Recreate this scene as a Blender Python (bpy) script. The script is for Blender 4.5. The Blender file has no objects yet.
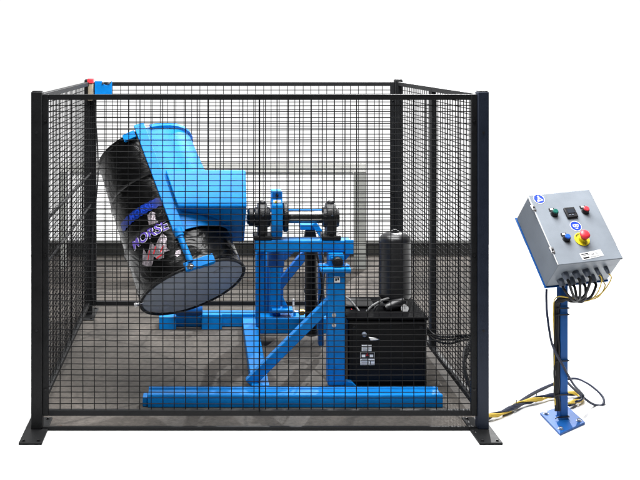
import bpy, bmesh, math, random
from mathutils import Vector, Matrix, noise
random.seed(7)
PI = math.pi
scn = bpy.context.scene
col = scn.collection
# ------------------------------------------------------------------ camera
CAMY, CAMZ, FPX, PX0, PY0 = -4.4, 1.684, 990.0, 206.0, 53.0
cd = bpy.data.cameras.new('camera'); cam = bpy.data.objects.new('camera', cd); col.objects.link(cam)
cd.sensor_width = 36; cd.lens = FPX / 640 * 36
cd.shift_x = (320 - PX0) / 640; cd.shift_y = -(240 - PY0) / 640
cd.clip_start = .05; cd.clip_end = 400
cam.location = (0, CAMY, CAMZ); cam.rotation_euler = (PI / 2, 0, 0)
scn.camera = cam
# ------------------------------------------------------------------ world: lit white backdrop ahead, darkness added behind the camera to deepen contrast
w = bpy.data.worlds.new('World'); scn.world = w; w.use_nodes = True
nt = w.node_tree; nt.nodes.clear()
tc = nt.nodes.new('ShaderNodeTexCoord'); sx = nt.nodes.new('ShaderNodeSeparateXYZ')
mr = nt.nodes.new('ShaderNodeMapRange'); mr.interpolation_type = 'SMOOTHSTEP'
mr.inputs['From Min'].default_value = -.1; mr.inputs['From Max'].default_value = .55
mr.inputs['To Min'].default_value = .08; mr.inputs['To Max'].default_value = 1.06
bg = nt.nodes.new('ShaderNodeBackground'); wo = nt.nodes.new('ShaderNodeOutputWorld')
nt.links.new(tc.outputs['Generated'], sx.inputs[0]); nt.links.new(sx.outputs['Y'], mr.inputs['Value'])
nt.links.new(mr.outputs[0], bg.inputs['Strength']); bg.inputs['Color'].default_value = (1, 1, 1, 1)
nt.links.new(bg.outputs[0], wo.inputs[0])
# ------------------------------------------------------------------ lamps
def area(name, loc, target, size, power, colour=(1, 1, 1)):
    l = bpy.data.lights.new(name, 'AREA'); l.shape = 'SQUARE'; l.size = size; l.energy = power; l.color = colour
    o = bpy.data.objects.new(name, l); col.objects.link(o); o.location = loc
    o.rotation_euler = (Vector(target) - Vector(loc)).to_track_quat('-Z', 'Y').to_euler()
    return o
area('overhead_softbox', (.5, .4, 4.6), (.5, .6, 0), 3.6, 820)
area('key_softbox', (-1.9, -3.2, 4.3), (.1, .6, .7), .9, 100)
area('rear_lamp', (2.6, 6.2, 4.6), (0, .6, .3), .08, 750)
# ------------------------------------------------------------------ view
scn.view_settings.view_transform = 'Standard'; scn.view_settings.look = 'None'
scn.view_settings.exposure = 0; scn.view_settings.gamma = 1
scn.render.engine = 'CYCLES'

# ------------------------------------------------------------------ materials
def mat(name, c, rough=.5, metal=0, spec=.5, var=.12, scale=14, bump=0, bscale=60, coat=0, rvar=.1, detail=6):
    m = bpy.data.materials.new(name); m.use_nodes = True
    n = m.node_tree; b = n.nodes['Principled BSDF']
    b.inputs['Metallic'].default_value = metal; b.inputs['Specular IOR Level'].default_value = spec
    b.inputs['Coat Weight'].default_value = coat; b.inputs['Coat Roughness'].default_value = .08
    t = n.nodes.new('ShaderNodeTexCoord'); z = n.nodes.new('ShaderNodeTexNoise')
    z.inputs['Scale'].default_value = scale; z.inputs['Detail'].default_value = detail; z.inputs['Roughness'].default_value = .65
    n.links.new(t.outputs['Object'], z.inputs['Vector'])
    r = n.nodes.new('ShaderNodeValToRGB')
    r.color_ramp.elements[0].position = .3; r.color_ramp.elements[1].position = .7
    r.color_ramp.elements[0].color = (*[x * (1 - var) for x in c], 1); r.color_ramp.elements[1].color = (*[min(1, x * (1 + var)) for x in c], 1)
    n.links.new(z.outputs['Fac'], r.inputs[0]); n.links.new(r.outputs[0], b.inputs['Base Color'])
    q = n.nodes.new('ShaderNodeMapRange'); q.inputs['To Min'].default_value = max(.03, rough - rvar); q.inputs['To Max'].default_value = min(1, rough + rvar)
    n.links.new(z.outputs['Fac'], q.inputs['Value']); n.links.new(q.outputs[0], b.inputs['Roughness'])
    if bump:
        z2 = n.nodes.new('ShaderNodeTexNoise'); z2.inputs['Scale'].default_value = bscale; z2.inputs['Detail'].default_value = 5
        n.links.new(t.outputs['Object'], z2.inputs['Vector'])
        bp = n.nodes.new('ShaderNodeBump'); bp.inputs['Strength'].default_value = bump; bp.inputs['Distance'].default_value = .01
        n.links.new(z2.outputs['Fac'], bp.inputs['Height']); n.links.new(bp.outputs[0], b.inputs['Normal'])
    return m
M = {}
M['blue'] = mat('blue_enamel', (.0005, .15, .46), .45, spec=.14, var=.16, bump=.06, bscale=90)
M['stand_blue'] = mat('deep_blue_enamel_and_shade', (.004, .072, .27), .45, spec=.25, var=.08, bump=.05)  # stand paint; on the rotator's rear parts its darker tone stands in for shade
M['black'] = mat('black_powder_coat', (.0085, .0088, .0095), .55, spec=.16, var=.2, bump=.1, bscale=260)
M['navyblack'] = mat('blue_black_powder_coat', (.012, .017, .030), .5, spec=.22, var=.15, bump=.1, bscale=260)
M['wire'] = mat('black_wire_coat', (.0035, .0035, .004), .5, spec=.08, var=.3, scale=40)
M['rubber'] = mat('black_rubber', (.006, .006, .007), .55, spec=.3, var=.2)
M['unitblack'] = mat('black_gloss_enamel', (.0025, .0025, .003), .35, spec=.12, var=.2, bump=.03)
M['iron'] = mat('black_cast_iron', (.003, .003, .0035), .42, spec=.28, var=.35, scale=40, bump=.3, bscale=120)
M['tank'] = mat('charcoal_tank_enamel', (.008, .008, .009), .32, spec=.35, var=.2, scale=20, bump=.05)
M['steel'] = mat('turned_steel', (.17, .165, .16), .22, metal=1, var=.2, scale=60)
M['zinc'] = mat('zinc_plate', (.55, .55, .56), .3, metal=1, var=.15, scale=60)
M['brass'] = mat('brass', (.5, .36, .13), .3, metal=1, var=.2, scale=60)
M['lid'] = mat('blue_grey_steel_lid', (.25, .27, .30), .5, spec=.3, var=.10, scale=9, bump=.05)
M['grey'] = mat('grey_enclosure_enamel', (.185, .208, .238), .4, spec=.35, var=.09, scale=8, bump=.05, bscale=220)
M['gland'] = mat('grey_nylon', (.13, .15, .19), .42, spec=.4, var=.15)
M['red'] = mat('red_plastic', (.62, .03, .045), .35, spec=.5, var=.05)
M['green'] = mat('green_plastic', (.0, .10, .075), .3, spec=.5, var=.05)
M['bluebtn'] = mat('blue_plastic', (.01, .09, .5), .3, spec=.5, var=.05)
M['yellow'] = mat('yellow_plastic', (.62, .5, .01), .42, spec=.4, var=.05)
M['yellowcable'] = mat('yellow_cable_jacket', (.55, .38, .05), .5, spec=.3, var=.15)
M['navycable'] = mat('navy_cable_jacket', (.008, .013, .035), .45, spec=.35, var=.15)
M['white'] = mat('white_vinyl', (.82, .82, .82), .4, spec=.4, var=.04)
M['signblue'] = mat('sign_blue_vinyl', (.002, .035, .38), .4, spec=.4, var=.04)
M['ink'] = mat('black_ink', (.01, .01, .012), .5, spec=.3, var=.1)
M['redink'] = mat('red_ink', (.45, .01, .02), .5, spec=.3, var=.1)
M['purple'] = mat('purple_vinyl', (.10, .055, .38), .3, spec=.5, var=.25, scale=50)
M['stripe'] = mat('royal_blue_vinyl', (.002, .018, .17), .3, spec=.3, var=.35, scale=30, bump=.2, bscale=40)
M['silver'] = mat('silver_foil_and_glint', (.34, .30, .33), .25, metal=.7, var=.7, scale=30, bump=.5, bscale=60)  # foil of the emblem, and the painted glints on the wrap
M['beige'] = mat('beige_plastic', (.30, .25, .18), .5, var=.1)
M['screen'] = mat('dark_lcd', (.03, .035, .045), .15, spec=.6, var=.1)
M['greycable'] = mat('grey_hose', (.10, .10, .10), .45, spec=.4, var=.15)
M['paleframe'] = mat('pale_grey_paint', (.42, .42, .40), .6, spec=.2, var=.1)
M['palepanel'] = mat('off_white_panel', (.80, .80, .79), .6, spec=.2, var=.05, scale=3)
M['greyframe'] = mat('mid_grey_paint', (.22, .225, .21), .6, spec=.2, var=.1)
M['matteblack'] = mat('matte_black_enamel', (.0025, .0025, .003), .75, spec=.03)
M['plinth'] = mat('dark_grey_masonry', (.028, .028, .026), .8, spec=.15, var=.3, scale=5, bump=.3, bscale=30)
M['studio'] = mat('white_studio_floor', (.72, .72, .72), .9, spec=.02, var=.02, scale=3)

# scuffs and chipped spots on the painted steel
for k, thr in (('blue', .66), ('stand_blue', .68), ('black', .68), ('grey', .72), ('navyblack', .68), ('tank', .66)):
    n = M[k].node_tree; b = n.nodes['Principled BSDF']; t = n.nodes.new('ShaderNodeTexCoord')
    z = n.nodes.new('ShaderNodeTexNoise'); z.inputs['Scale'].default_value = 34; z.inputs['Detail'].default_value = 7; z.inputs['Roughness'].default_value = .75
    n.links.new(t.outputs['Object'], z.inputs['Vector'])
    r = n.nodes.new('ShaderNodeValToRGB'); r.color_ramp.elements[0].position = thr - .02; r.color_ramp.elements[1].position = thr + .03
    n.links.new(z.outputs['Fac'], r.inputs[0]); x = n.nodes.new('ShaderNodeMix'); x.data_type = 'RGBA'
    mm = n.nodes.new('ShaderNodeMath'); mm.operation = 'MULTIPLY'; mm.inputs[1].default_value = .55; n.links.new(r.outputs[0], mm.inputs[0]); n.links.new(mm.outputs[0], x.inputs[0])
    n.links.new(b.inputs['Base Color'].links[0].from_socket, x.inputs[6]); x.inputs[7].default_value = (.035, .035, .038, 1)
    n.links.new(x.outputs[2], b.inputs['Base Color'])
# drum: shrink wrapped, crinkled glossy black
m = mat('crinkled_black_wrap', (.0016, .0016, .0017), .24, spec=.2, var=.3, scale=8, rvar=.07); M['drum'] = m
n = m.node_tree; b = n.nodes['Principled BSDF']
t = n.nodes.new('ShaderNodeTexCoord'); mp = n.nodes.new('ShaderNodeMapping'); mp.inputs['Scale'].default_value = (5, 5, 11)
z = n.nodes.new('ShaderNodeTexNoise'); z.inputs['Scale'].default_value = 1.5; z.inputs['Detail'].default_value = 3; z.inputs['Distortion'].default_value = 1.4
bp = n.nodes.new('ShaderNodeBump'); bp.inputs['Strength'].default_value = .32; bp.inputs['Distance'].default_value = .02
n.links.new(t.outputs['Object'], mp.inputs[0]); n.links.new(mp.outputs[0], z.inputs['Vector']); n.links.new(z.outputs['Fac'], bp.inputs['Height']); n.links.new(bp.outputs[0], b.inputs['Normal'])

# concrete: broom texture, blotches, cracks and rusty spots
m = bpy.data.materials.new('stained_concrete'); m.use_nodes = True; M['concrete'] = m
n = m.node_tree; L = n.links; b = n.nodes['Principled BSDF']; b.inputs['Specular IOR Level'].default_value = .2
t = n.nodes.new('ShaderNodeTexCoord')
def nz(scale, detail=8, rough=.6, dist=0):
    z = n.nodes.new('ShaderNodeTexNoise'); z.inputs['Scale'].default_value = scale; z.inputs['Detail'].default_value = detail
    z.inputs['Roughness'].default_value = rough; z.inputs['Distortion'].default_value = dist; L.new(t.outputs['Object'], z.inputs['Vector']); return z
def ramp(src, stops):
    r = n.nodes.new('ShaderNodeValToRGB'); e = r.color_ramp.elements
    while len(e) < len(stops): e.new(.5)
    for q, (p, c) in zip(e, stops): q.position = p; q.color = (*c, 1)
    L.new(src, r.inputs[0]); return r
def mix(kind, f, a, c):
    x = n.nodes.new('ShaderNodeMix'); x.data_type = 'RGBA'; x.blend_type = kind
    if isinstance(f, (int, float)): x.inputs[0].default_value = f
    else: L.new(f, x.inputs[0])
    for s, v in ((6, a), (7, c)):
        if isinstance(v, tuple): x.inputs[s].default_value = (*v, 1)
        else: L.new(v, x.inputs[s])
    return x.outputs[2]
big = ramp(nz(1.3, 5, .6, .6).outputs['Fac'], [(.32, (.034, .031, .028)), (.5, (.060, .054, .048)), (.68, (.10, .088, .078))])
fine = ramp(nz(45, 6, .75).outputs['Fac'], [(.3, (.62, .62, .62)), (.7, (1.3, 1.3, 1.3))])
c1 = mix('MULTIPLY', 1, big.outputs[0], fine.outputs[0])
spots = ramp(nz(9, 4, .8, 1).outputs['Fac'], [(.66, (0, 0, 0)), (.72, (1, 1, 1))])
c2 = mix('MIX', spots.outputs[0], c1, (.055, .026, .015))
vor = n.nodes.new('ShaderNodeTexVoronoi'); vor.feature = 'DISTANCE_TO_EDGE'; vor.inputs['Scale'].default_value = 1.1
mpn = n.nodes.new('ShaderNodeMix'); mpn.data_type = 'VECTOR'; mpn.inputs[0].default_value = .12
L.new(t.outputs['Object'], mpn.inputs[4]); L.new(nz(3, 6).outputs['Color'], mpn.inputs[5]); L.new(mpn.outputs[1], vor.inputs['Vector'])
crack = ramp(vor.outputs['Distance'], [(.0, (.45, .45, .45)), (.012, (1, 1, 1))])
c3 = mix('MULTIPLY', .8, c2, crack.outputs[0])
L.new(c3, b.inputs['Base Color']); b.inputs['Roughness'].default_value = .82
bp = n.nodes.new('ShaderNodeBump'); bp.inputs['Strength'].default_value = .35; bp.inputs['Distance'].default_value = .004
L.new(nz(120, 4).outputs['Fac'], bp.inputs['Height']); L.new(bp.outputs[0], b.inputs['Normal'])

# ------------------------------------------------------------------ mesh helpers
class MB:
    def __init__(s): s.bm = bmesh.new()
    def box(s, x0, x1, y0, y1, z0, z1, R=None):
        v = [s.bm.verts.new((x, y, z)) for x in (x0, x1) for y in (y0, y1) for z in (z0, z1)]
        for f in ((0, 1, 3, 2), (4, 6, 7, 5), (0, 4, 5, 1), (2, 3, 7, 6), (0, 2, 6, 4), (1, 5, 7, 3)): s.bm.faces.new([v[i] for i in f])
        if R:
            for q in v: q.co = R @ q.co
        return s
    def beam(s, p, q, a, c, up=(0, 0, 1)):
        p = Vector(p); q = Vector(q); d = (q - p).normalized(); sd = d.cross(Vector(up)).normalized(); u = sd.cross(d)
        v = [s.bm.verts.new(o + sd * i * a / 2 + u * j * c / 2) for o in (p, q) for i, j in ((-1, -1), (1, -1), (1, 1), (-1, 1))]
        for f in ((3, 2, 1, 0), (4, 5, 6, 7), (0, 1, 5, 4), (1, 2, 6, 5), (2, 3, 7, 6), (3, 0, 4, 7)): s.bm.faces.new([v[i] for i in f])
        return s
    def cyl(s, p, q, r, r2=None, seg=24): return s.lathe(p, q, [(0, r), (1, r if r2 is None else r2)], seg)
    def lathe(s, p, q, prof, seg=32):
        """prof: (fraction along p->q, radius); ends capped"""
        p = Vector(p); q = Vector(q); d = q - p; a = d.normalized()
        sd = a.orthogonal().normalized(); u = a.cross(sd); rings = []
        for f, r in prof:
            o = p + d * f; rings.append([s.bm.verts.new(o + (sd * math.cos(k * 2 * PI / seg) + u * math.sin(k * 2 * PI / seg)) * max(r, 1e-5)) for k in range(seg)])
        for A, B in zip(rings, rings[1:]):
            for k in range(seg): s.bm.faces.new((A[k], A[(k + 1) % seg], B[(k + 1) % seg], B[k]))
        s.bm.faces.new(rings[0][::-1]); s.bm.faces.new(rings[-1]); return s
    def tube(s, pts, r, seg=8, smooth=True):
        P = spline(pts) if smooth else [Vector(p) for p in pts]
        rings = []; prev = None
        for i, p in enumerate(P):
            d = (P[min(i + 1, len(P) - 1)] - P[max(i - 1, 0)]).normalized()
            if prev is None: prev = d.orthogonal().normalized()
            prev = (prev - d * prev.dot(d)).normalized(); u = d.cross(prev)
            rings.append([s.bm.verts.new(p + (prev * math.cos(k * 2 * PI / seg) + u * math.sin(k * 2 * PI / seg)) * r) for k in range(seg)])
        for A, B in zip(rings, rings[1:]):
            for k in range(seg): s.bm.faces.new((A[k], A[(k + 1) % seg], B[(k + 1) % seg], B[k]))
        s.bm.faces.new(rings[0][::-1]); s.bm.faces.new(rings[-1]); return s
    def prism(s, poly, d):
        """poly: 3-D points of a planar outline, extruded by vector d"""
        d = Vector(d); A = [s.bm.verts.new(Vector(p)) for p in poly]; B = [s.bm.verts.new(Vector(p) + d) for p in poly]
        s.bm.faces.new(A[::-1]); s.bm.faces.new(B)
        for k in range(len(A)): s.bm.faces.new((A[k], A[(k + 1) % len(A)], B[(k + 1) % len(A)], B[k]))
        return s
    def bolt(s, p, nrm, r=.009, h=.007):
        p = Vector(p); nrm = Vector(nrm).normalized()
        s.lathe(p, p + nrm * .002, [(0, r * 1.5), (1, r * 1.5)], 16); s.lathe(p + nrm * .002, p + nrm * (h + .002), [(0, r), (.85, r), (1, r * .85)], 6); return s
    def build(s, name, m, parent=None, bevel=0, whole=False):
        if name in SPLIT and not whole: return s.build_each(SPLIT[name], m, parent, bevel)
        bmesh.ops.recalc_face_normals(s.bm, faces=s.bm.faces)
        me = bpy.data.meshes.new(name); s.bm.to_mesh(me); s.bm.free()
        for p in me.polygons: p.use_smooth = True
        me.set_sharp_from_angle(angle=math.radians(38))
        me.materials.append(m if not isinstance(m, str) else M[m])
        o = bpy.data.objects.new(name, me); col.objects.link(o)
        if bevel:
            bv = o.modifiers.new('bevel', 'BEVEL'); bv.width = bevel; bv.segments = 2; bv.limit_method = 'ANGLE'; bv.angle_limit = math.radians(40)
        if parent:
            o.parent = parent; o.matrix_parent_inverse = parent_world(parent).inverted()
        return o
    def build_each(s, name, m, parent=None, bevel=0):
        """one object for every separate piece (islands whose boxes touch stay together)"""
        bm = s.bm; seen = set(); isl = []
        for v in bm.verts:
            if v in seen: continue
            st = [v]; seen.add(v); g_ = []
            while st:
                q = st.pop(); g_.append(q)
                for e in q.link_edges:
                    o = e.other_vert(q)
                    if o not in seen: seen.add(o); st.append(o)
            isl.append(g_)
        def bb(g_): return [min(v.co[i] for v in g_) - .0015 for i in range(3)], [max(v.co[i] for v in g_) + .0015 for i in range(3)]
        grp = []
        for g_ in isl:
            lo, hi = bb(g_); hit = [k for k in grp if all(lo[i] <= k[2][i] and hi[i] >= k[1][i] for i in range(3))]
            new = [list(g_), lo, hi]
            for k in hit:
                new[0] += k[0]; new[1] = [min(a, c) for a, c in zip(new[1], k[1])]; new[2] = [max(a, c) for a, c in zip(new[2], k[2])]; grp.remove(k)
            grp.append(new)
        out = []
        for g_, _, _ in grp:
            q = MB(); mp_ = {v: q.bm.verts.new(v.co) for v in g_}
            for f in {f for v in g_ for f in v.link_faces}: q.bm.faces.new([mp_[v] for v in f.verts])
            out.append(q.build(name, m, parent, bevel, True))
        bm.free(); return out[0]
SPLIT = {'anchor_bolts': 'anchor_bolt', 'screw_heads': 'screw_head', 'clamp_bolts': 'clamp_bolt', 'bolts': 'bolt', 'bung_caps': 'bung_cap', 'shaft_collar': 'shaft_collar', 'bearing_bolts': 'bearing_bolt',
         'flange_bolts': 'flange_bolt', 'column_bolts': 'column_bolt', 'beam_bolts': 'beam_bolt', 'cylinder_collar': 'cylinder_collar', 'tie_rods': 'tie_rod', 'meter_keys': 'meter_key', 'cable_ties': 'cable_tie'}
def parent_world(p):
    mw = p.matrix_basis.copy()
    if p.parent: mw = parent_world(p.parent) @ p.matrix_parent_inverse @ mw
    return mw
def spline(pts, n=10):
    P = [Vector(p) for p in pts]
    if len(P) < 3: return P
    P = [P[0] * 2 - P[1]] + P + [P[-1] * 2 - P[-2]]; out = []
    for i in range(1, len(P) - 2):
        for k in range(n):
            t = k / n; a, b_, c, d = P[i - 1], P[i], P[i + 1], P[i + 2]
            out.append(.5 * ((2 * b_) + (c - a) * t + (2 * a - 5 * b_ + 4 * c - d) * t * t + (3 * b_ - a - 3 * c + d) * t ** 3))
    out.append(P[-2]); return out
def thing(name, label, cat, loc=(0, 0, 0), group=None):
    o = bpy.data.objects.new(name, None); col.objects.link(o); o.empty_display_size = .1
    o.location = loc; o['label'] = label; o['category'] = cat
    if group: o['group'] = group
    return o
def at(x, y, Y):
    d = Y - CAMY
    return Vector(((x - PX0) * d / FPX, Y, CAMZ - (y - PY0) * d / FPX))
def ground(x, y, h=0):
    d = (CAMZ - h) * FPX / (y - PY0)
    return Vector(((x - PX0) * d / FPX, d + CAMY, h))

# ------------------------------------------------------------------ setting
g = MB().box(-6, 8, -.75, 4.3, -.05, 0).build('floor', 'studio'); g['kind'] = 'structure'
s = MB()
kl, kr = -.1712, .2800
y0, y1 = .055, 3.8
poly = [(kl * (y0 - CAMY), y0, .0), (kr * (y0 - CAMY), y0, .0), (kr * (y1 - CAMY), y1, .0), (kl * (y1 - CAMY), y1, .0)]
g = s.prism([Vector(p) + Vector((0, 0, .0005)) for p in poly], (0, 0, .0045)).build('ground', 'concrete'); g['kind'] = 'structure'
p = MB().box(kl * (y1 - CAMY), kr * (y1 - CAMY), y1 + .002, y1 + .14, .0005, .098).box(kl * (y1 - CAMY) + .004, kr * (y1 - CAMY) - .004, y1 - .006, y1 + .13, .0985, .108).build('low_wall', 'plinth', bevel=.004)
p['label'] = 'low dark grey masonry wall along the back edge of the concrete'; p['category'] = 'wall'

fr = thing('guard_rail', 'pale grey steel guard rail standing behind the black cage', 'guard rail', (0, 3.3, 0))
a_ = at(60, 163, 3.3); c_ = at(366, 172, 3.3)
MB().box(a_.x, c_.x, 3.28, 3.33, c_.z, a_.z).build('top_bar', 'paleframe', fr, .004)
A = at(70, 173, 3.305); B = at(353, 236, 3.305)
MB().box(A.x, B.x, 3.300, 3.312, B.z, c_.z - .003).build('infill_panel', 'palepanel', fr, .003)
for xa, xb in ((60, 66), (354, 366)):
    A = at(xa, 163, 3.3); B = at(xb, 163, 3.3)
    MB().box(A.x, B.x, 3.285, 3.325, .005, c_.z - .002).build('post', 'greyframe', fr, .004)

# ------------------------------------------------------------------ safety cage
cage = thing('safety_cage', 'large black welded wire mesh safety cage around the blue drum machine', 'cage', (.24, 1, 0))
XL, XR, D, TOP = -.778, 1.258, 1.98, 1.511
PW = .049
for (x, y) in ((XL, 0), (XR - PW, 0), (XL, D - PW), (XR - PW, D - PW)):
    front = y == 0
    mpost = 'navyblack' if (x > 0 and front) else 'black'
    po = MB().box(x, x + PW, y, y + PW, .011, TOP).build('post', mpost, cage, .003)
    h = MB().box(x + .004, x + PW - .004, y + .004, y + PW - .004, TOP, TOP + .004).build('post_cap', 'rubber', po, .0015)
    sk = -.027 if x < 0 else -.034
    yy = -.15 if front else D - .17
    MB().box(x + sk, x + sk + .1, yy, yy + .3, .0055 if not front else .001, .011).build('foot_plate', 'black', po, .002)
    bo = MB()
    for bx in (.018, .082):
        for by in (.022, .278): bo.bolt((x + sk + bx, yy + by, .011), (0, 0, 1), .006, .004)
    bo.build('anchor_bolts', 'iron', po)
    hb = MB()
    for hz in (.45, 1.33):
        hb.lathe((x + PW / 2, y - .0015, hz), (x + PW / 2, y + .003, hz), [(0, .0055), (1, .0055)], 14)
    hb.build('screw_heads', 'ink', po)

def mesh_panel(o, ux, W, z0, z1, nrm, label=None, clip=1):
    """a framed mesh panel: o = lower left corner, ux = unit vector along it"""
    o = Vector(o); ux = Vector(ux); nrm = Vector(nrm); T = .0254
    f = MB(); uz = Vector((0, 0, 1))
    f.beam(o + uz * (z0) + ux * T / 2, o + uz * z1 + ux * T / 2, T, T, nrm)
    f.beam(o + uz * z0 + ux * (W - T / 2), o + uz * z1 + ux * (W - T / 2), T, T, nrm)
    f.beam(o + ux * (T + .0003) + uz * (z1 - T / 2), o + ux * (W - T - .0003) + uz * (z1 - T / 2), T - .0008, T - .0008)
    f.beam(o + ux * (T + .0003) + uz * (z0 + T / 2), o + ux * (W - T - .0003) + uz * (z0 + T / 2), T - .0008, T - .0008)
    fo = f.build('panel_frame', 'black', cage, .002)
    wr = MB(); R = .0021
    jr = lambda: random.uniform(-.0012, .0012)
    def wob(a, c, off, k):
        # slightly bowed wires, never dead straight
        pts = []; L_ = (c - a).length; amp = random.uniform(-.0016, .0016)
        for i in range(k + 1):
            t_ = i / k; pts.append(a.lerp(c, t_) + nrm * (off + amp * math.sin(PI * t_) * 1.5) + (uz if abs((c - a).z) < .1 else ux) * amp * math.sin(PI * t_ * 2 + amp * 900))
        return pts
    nv = round((W - 2 * T) / .0508)
    for i in range(1, nv):
        x = T + (W - 2 * T) * i / nv + jr()
        a = o + ux * x + uz * (z0 + T * .6); c = o + ux * (x + jr()) + uz * (z1 - T * .6)
        wr.tube(wob(a, c, R, 8), R, 6, False)
    nh = round((z1 - z0 - 2 * T) / .0254)
    for i in range(1, nh):
        zz = z0 + T + (z1 - z0 - 2 * T) * i / nh + jr()
        a = o + ux * T * .6 + uz * zz; c = o + ux * (W - T * .6) + uz * (zz + jr())
        wr.tube(wob(a, c, -R * .8, 8), R, 6, False)
    wr.build('wire_mesh', 'wire', fo)
    tabs = MB()
    for xx in (T * .5, W - T * .5):
        for zz in (z0 + .12, (z0 + z1) / 2, z1 - .12):
            q = o + ux * xx + uz * zz - nrm * T / 2; tabs.bolt(q, -nrm, .005, .003)
    tabs.build('clamp_bolts', 'iron', fo)
    return fo
Z0, Z1 = .066, 1.4996
fp = mesh_panel((XL + PW + .0005, .024, 0), (1, 0, 0), XR - XL - 2 * PW - .001, Z0, Z1, (0, 1, 0))
MB().tube([(.2375, .0085, Z0 + .02), (.2385, .0085, .8), (.238, .0085, Z1 - .02)], .0034, 8).build('centre_rod', 'wire', fp)
mesh_panel((XL + PW + .0005, D - .024, 0), (1, 0, 0), XR - XL - 2 * PW - .001, Z0, Z1 - .002, (0, 1, 0))
for x, nx in ((XL + .024, 1), (XR - .024, -1)):
    for ya, yb in ((PW + .0005, D - PW - .0005),) if nx > 0 else ((PW + .0005, D / 2 - .0015), (D / 2 + .0015, D - PW - .0005)):
        mesh_panel((x, ya, 0), (0, 1, 0), yb - ya, Z0, Z1, (nx, 0, 0))
for zz in (.918, .716): MB().box(XL + .040, XL + .048, PW + .03, D - PW - .03, zz - .006, zz + .006).build('cross_rail', 'black', cage, .002)
MB().box(XL + PW + .0005, XR - PW - .0005, .012, .03, .0015, .017).build('threshold_bar', 'black', cage, .002)

# red-capped latch switch and blue bracket on the rear corner
A = at(89, 78.3, 1.95); B = at(94.2, 83.2, 1.95)
sw = thing('latch_switch', 'small red-capped beige switch on the rear left cage corner', 'switch', (A.x, 1.94, B.z))
B2 = at(94, 100, 1.95)
MB().box(A.x + .002, B.x - .002, 1.87, 1.929, B2.z, B.z - .001).build('switch_body', 'beige', sw, .003)
MB().box(A.x - .002, B.x + .002, 1.865, 1.9295, B.z, A.z).build('switch_cap', 'red', sw, .004)
A = at(94.8, 81.2, 1.88); B = at(112, 98, 1.88)
bk = thing('mounting_bracket', 'bright blue sheet steel bracket on top of the rear cage rail', 'bracket', (A.x, 1.9, B.z))
s = MB(); cx = (A.x * .42 + B.x * .58); pts = [(A.x, A.z), (cx - .018, A.z)]
for k in range(1, 8): pts.append((cx + .012 - .03 * math.cos(k * PI / 8), A.z - .025 * math.sin(k * PI / 8)))
pts += [(cx + .042, A.z), (B.x, A.z), (B.x, B.z), (A.x, B.z)]
s.prism([(x, 1.88, z) for x, z in pts], (0, .006, 0)).build('face_plate', 'blue', bk, .001)
MB().box(A.x, B.x, 1.8865, 1.9405, B.z, B.z + .006).build('shelf_flange', 'blue', bk, .001)
MB().bolt((cx - .012, 1.88, A.z - .012), (0, -1, 0), .005).bolt((B.x - .02, 1.88, A.z - .012), (0, -1, 0), .005).build('bolts', 'zinc', bk)
q = MB().tube([at(94, 98, 1.9), at(95.5, 120, 1.9), at(97.5, 145, 1.9), at(98, 175, 1.9), at(96, 200, 1.9), at(93, 225, 1.9), at(92, 262, 1.9), at(92.5, 298, 1.9)], .0045).build('signal_cable', 'rubber')
q['label'] = 'thin black cable hanging down beside the rear left cage post'; q['category'] = 'cable'

# ------------------------------------------------------------------ drum (own frame: base centre DC, axis DA)
DC = Vector((-.0631, .4499, .5331)); DA = Vector((-.340, .5383, .7765)).normalized()
R1 = (Vector((1, 0, 0)) - DA * DA.x).normalized(); RF = -(DA.cross(R1))
def dp(t, th, r): th = math.radians(th); r *= 1 - .10 * max(0, t); return DC + DA * t + (R1 * math.cos(th) + RF * math.sin(th)) * r
RD = .268
drum = thing('steel_drum', 'black wrapped steel drum tilted bottom-forward in the blue holder', 'drum', DC)
prof = [(.006, RD + .001), (.012, RD + .004), (.03, RD - .002)]
for k in range(1, 60):
    t_ = .04 + k * .012
    r = RD
    for hoop in (.27, .53): r += .0085 * math.exp(-((t_ - hoop) / .011) ** 2)
    prof.append((t_, r))
prof = [p for p in prof if p[0] < .775] + [(.778, RD - .001), (.784, RD + .005), (.795, RD + .006), (.800, RD + .001), (.801, RD - .008), (.79, RD - .012)]
s = MB(); seg = 96; rings = []
for t_, r in prof:
    ring = []
    for k in range(seg):
        th = k * 360 / seg; q = dp(t_, th, 1); 
        wr_ = noise.noise(Vector((math.cos(math.radians(th)) * 3, math.sin(math.radians(th)) * 3, t_ * 9))) * .0035 if .04 < t_ < .76 else 0
        ring.append(s.bm.verts.new(dp(t_, th, r + wr_)))
    rings.append(ring)
for a, c in zip(rings, rings[1:]):
    for k in range(seg): s.bm.faces.new((a[k], a[(k + 1) % seg], c[(k + 1) % seg], c[k]))
s.bm.faces.new(rings[0][::-1]); s.bm.faces.new(rings[-1])
body = s.build('drum_body', 'drum', drum)
s = MB(); s.lathe(dp(-.002, 0, 0), dp(.005, 0, 0), [(0, .05), (0, RD - .02), (.6, RD - .008), (1, RD - .008)], 96)
lid = s.build('lid', 'lid', drum)
def ringpts(t_, r, n_=72): return [dp(t_, k * 360 / n_, r) for k in range(n_ + 1)]
MB().tube(ringpts(.002, RD), .008, 8, False).build('closing_ring', 'iron', drum)
s = MB()
c_ = dp(-.001, 172, RD + .012); s.cyl(c_ - Vector((.018, 0, .006)), c_ + Vector((.022, 0, .008)), .006, seg=10); s.cyl(c_ - Vector((.02, 0, .007)), c_ - Vector((.008, 0, .003)), .011, seg=6)
s.build('ring_bolt', 'zinc', drum)
s = MB(); 
for (th, r) in ((40, .17), (215, .19)):
    o_ = dp(-.002, th, r); s.lathe(o_, o_ - DA * .006, [(0, .027), (.6, .026), (1, .02)], 24)
s.build('bung_caps', 'lid', lid)
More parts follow.
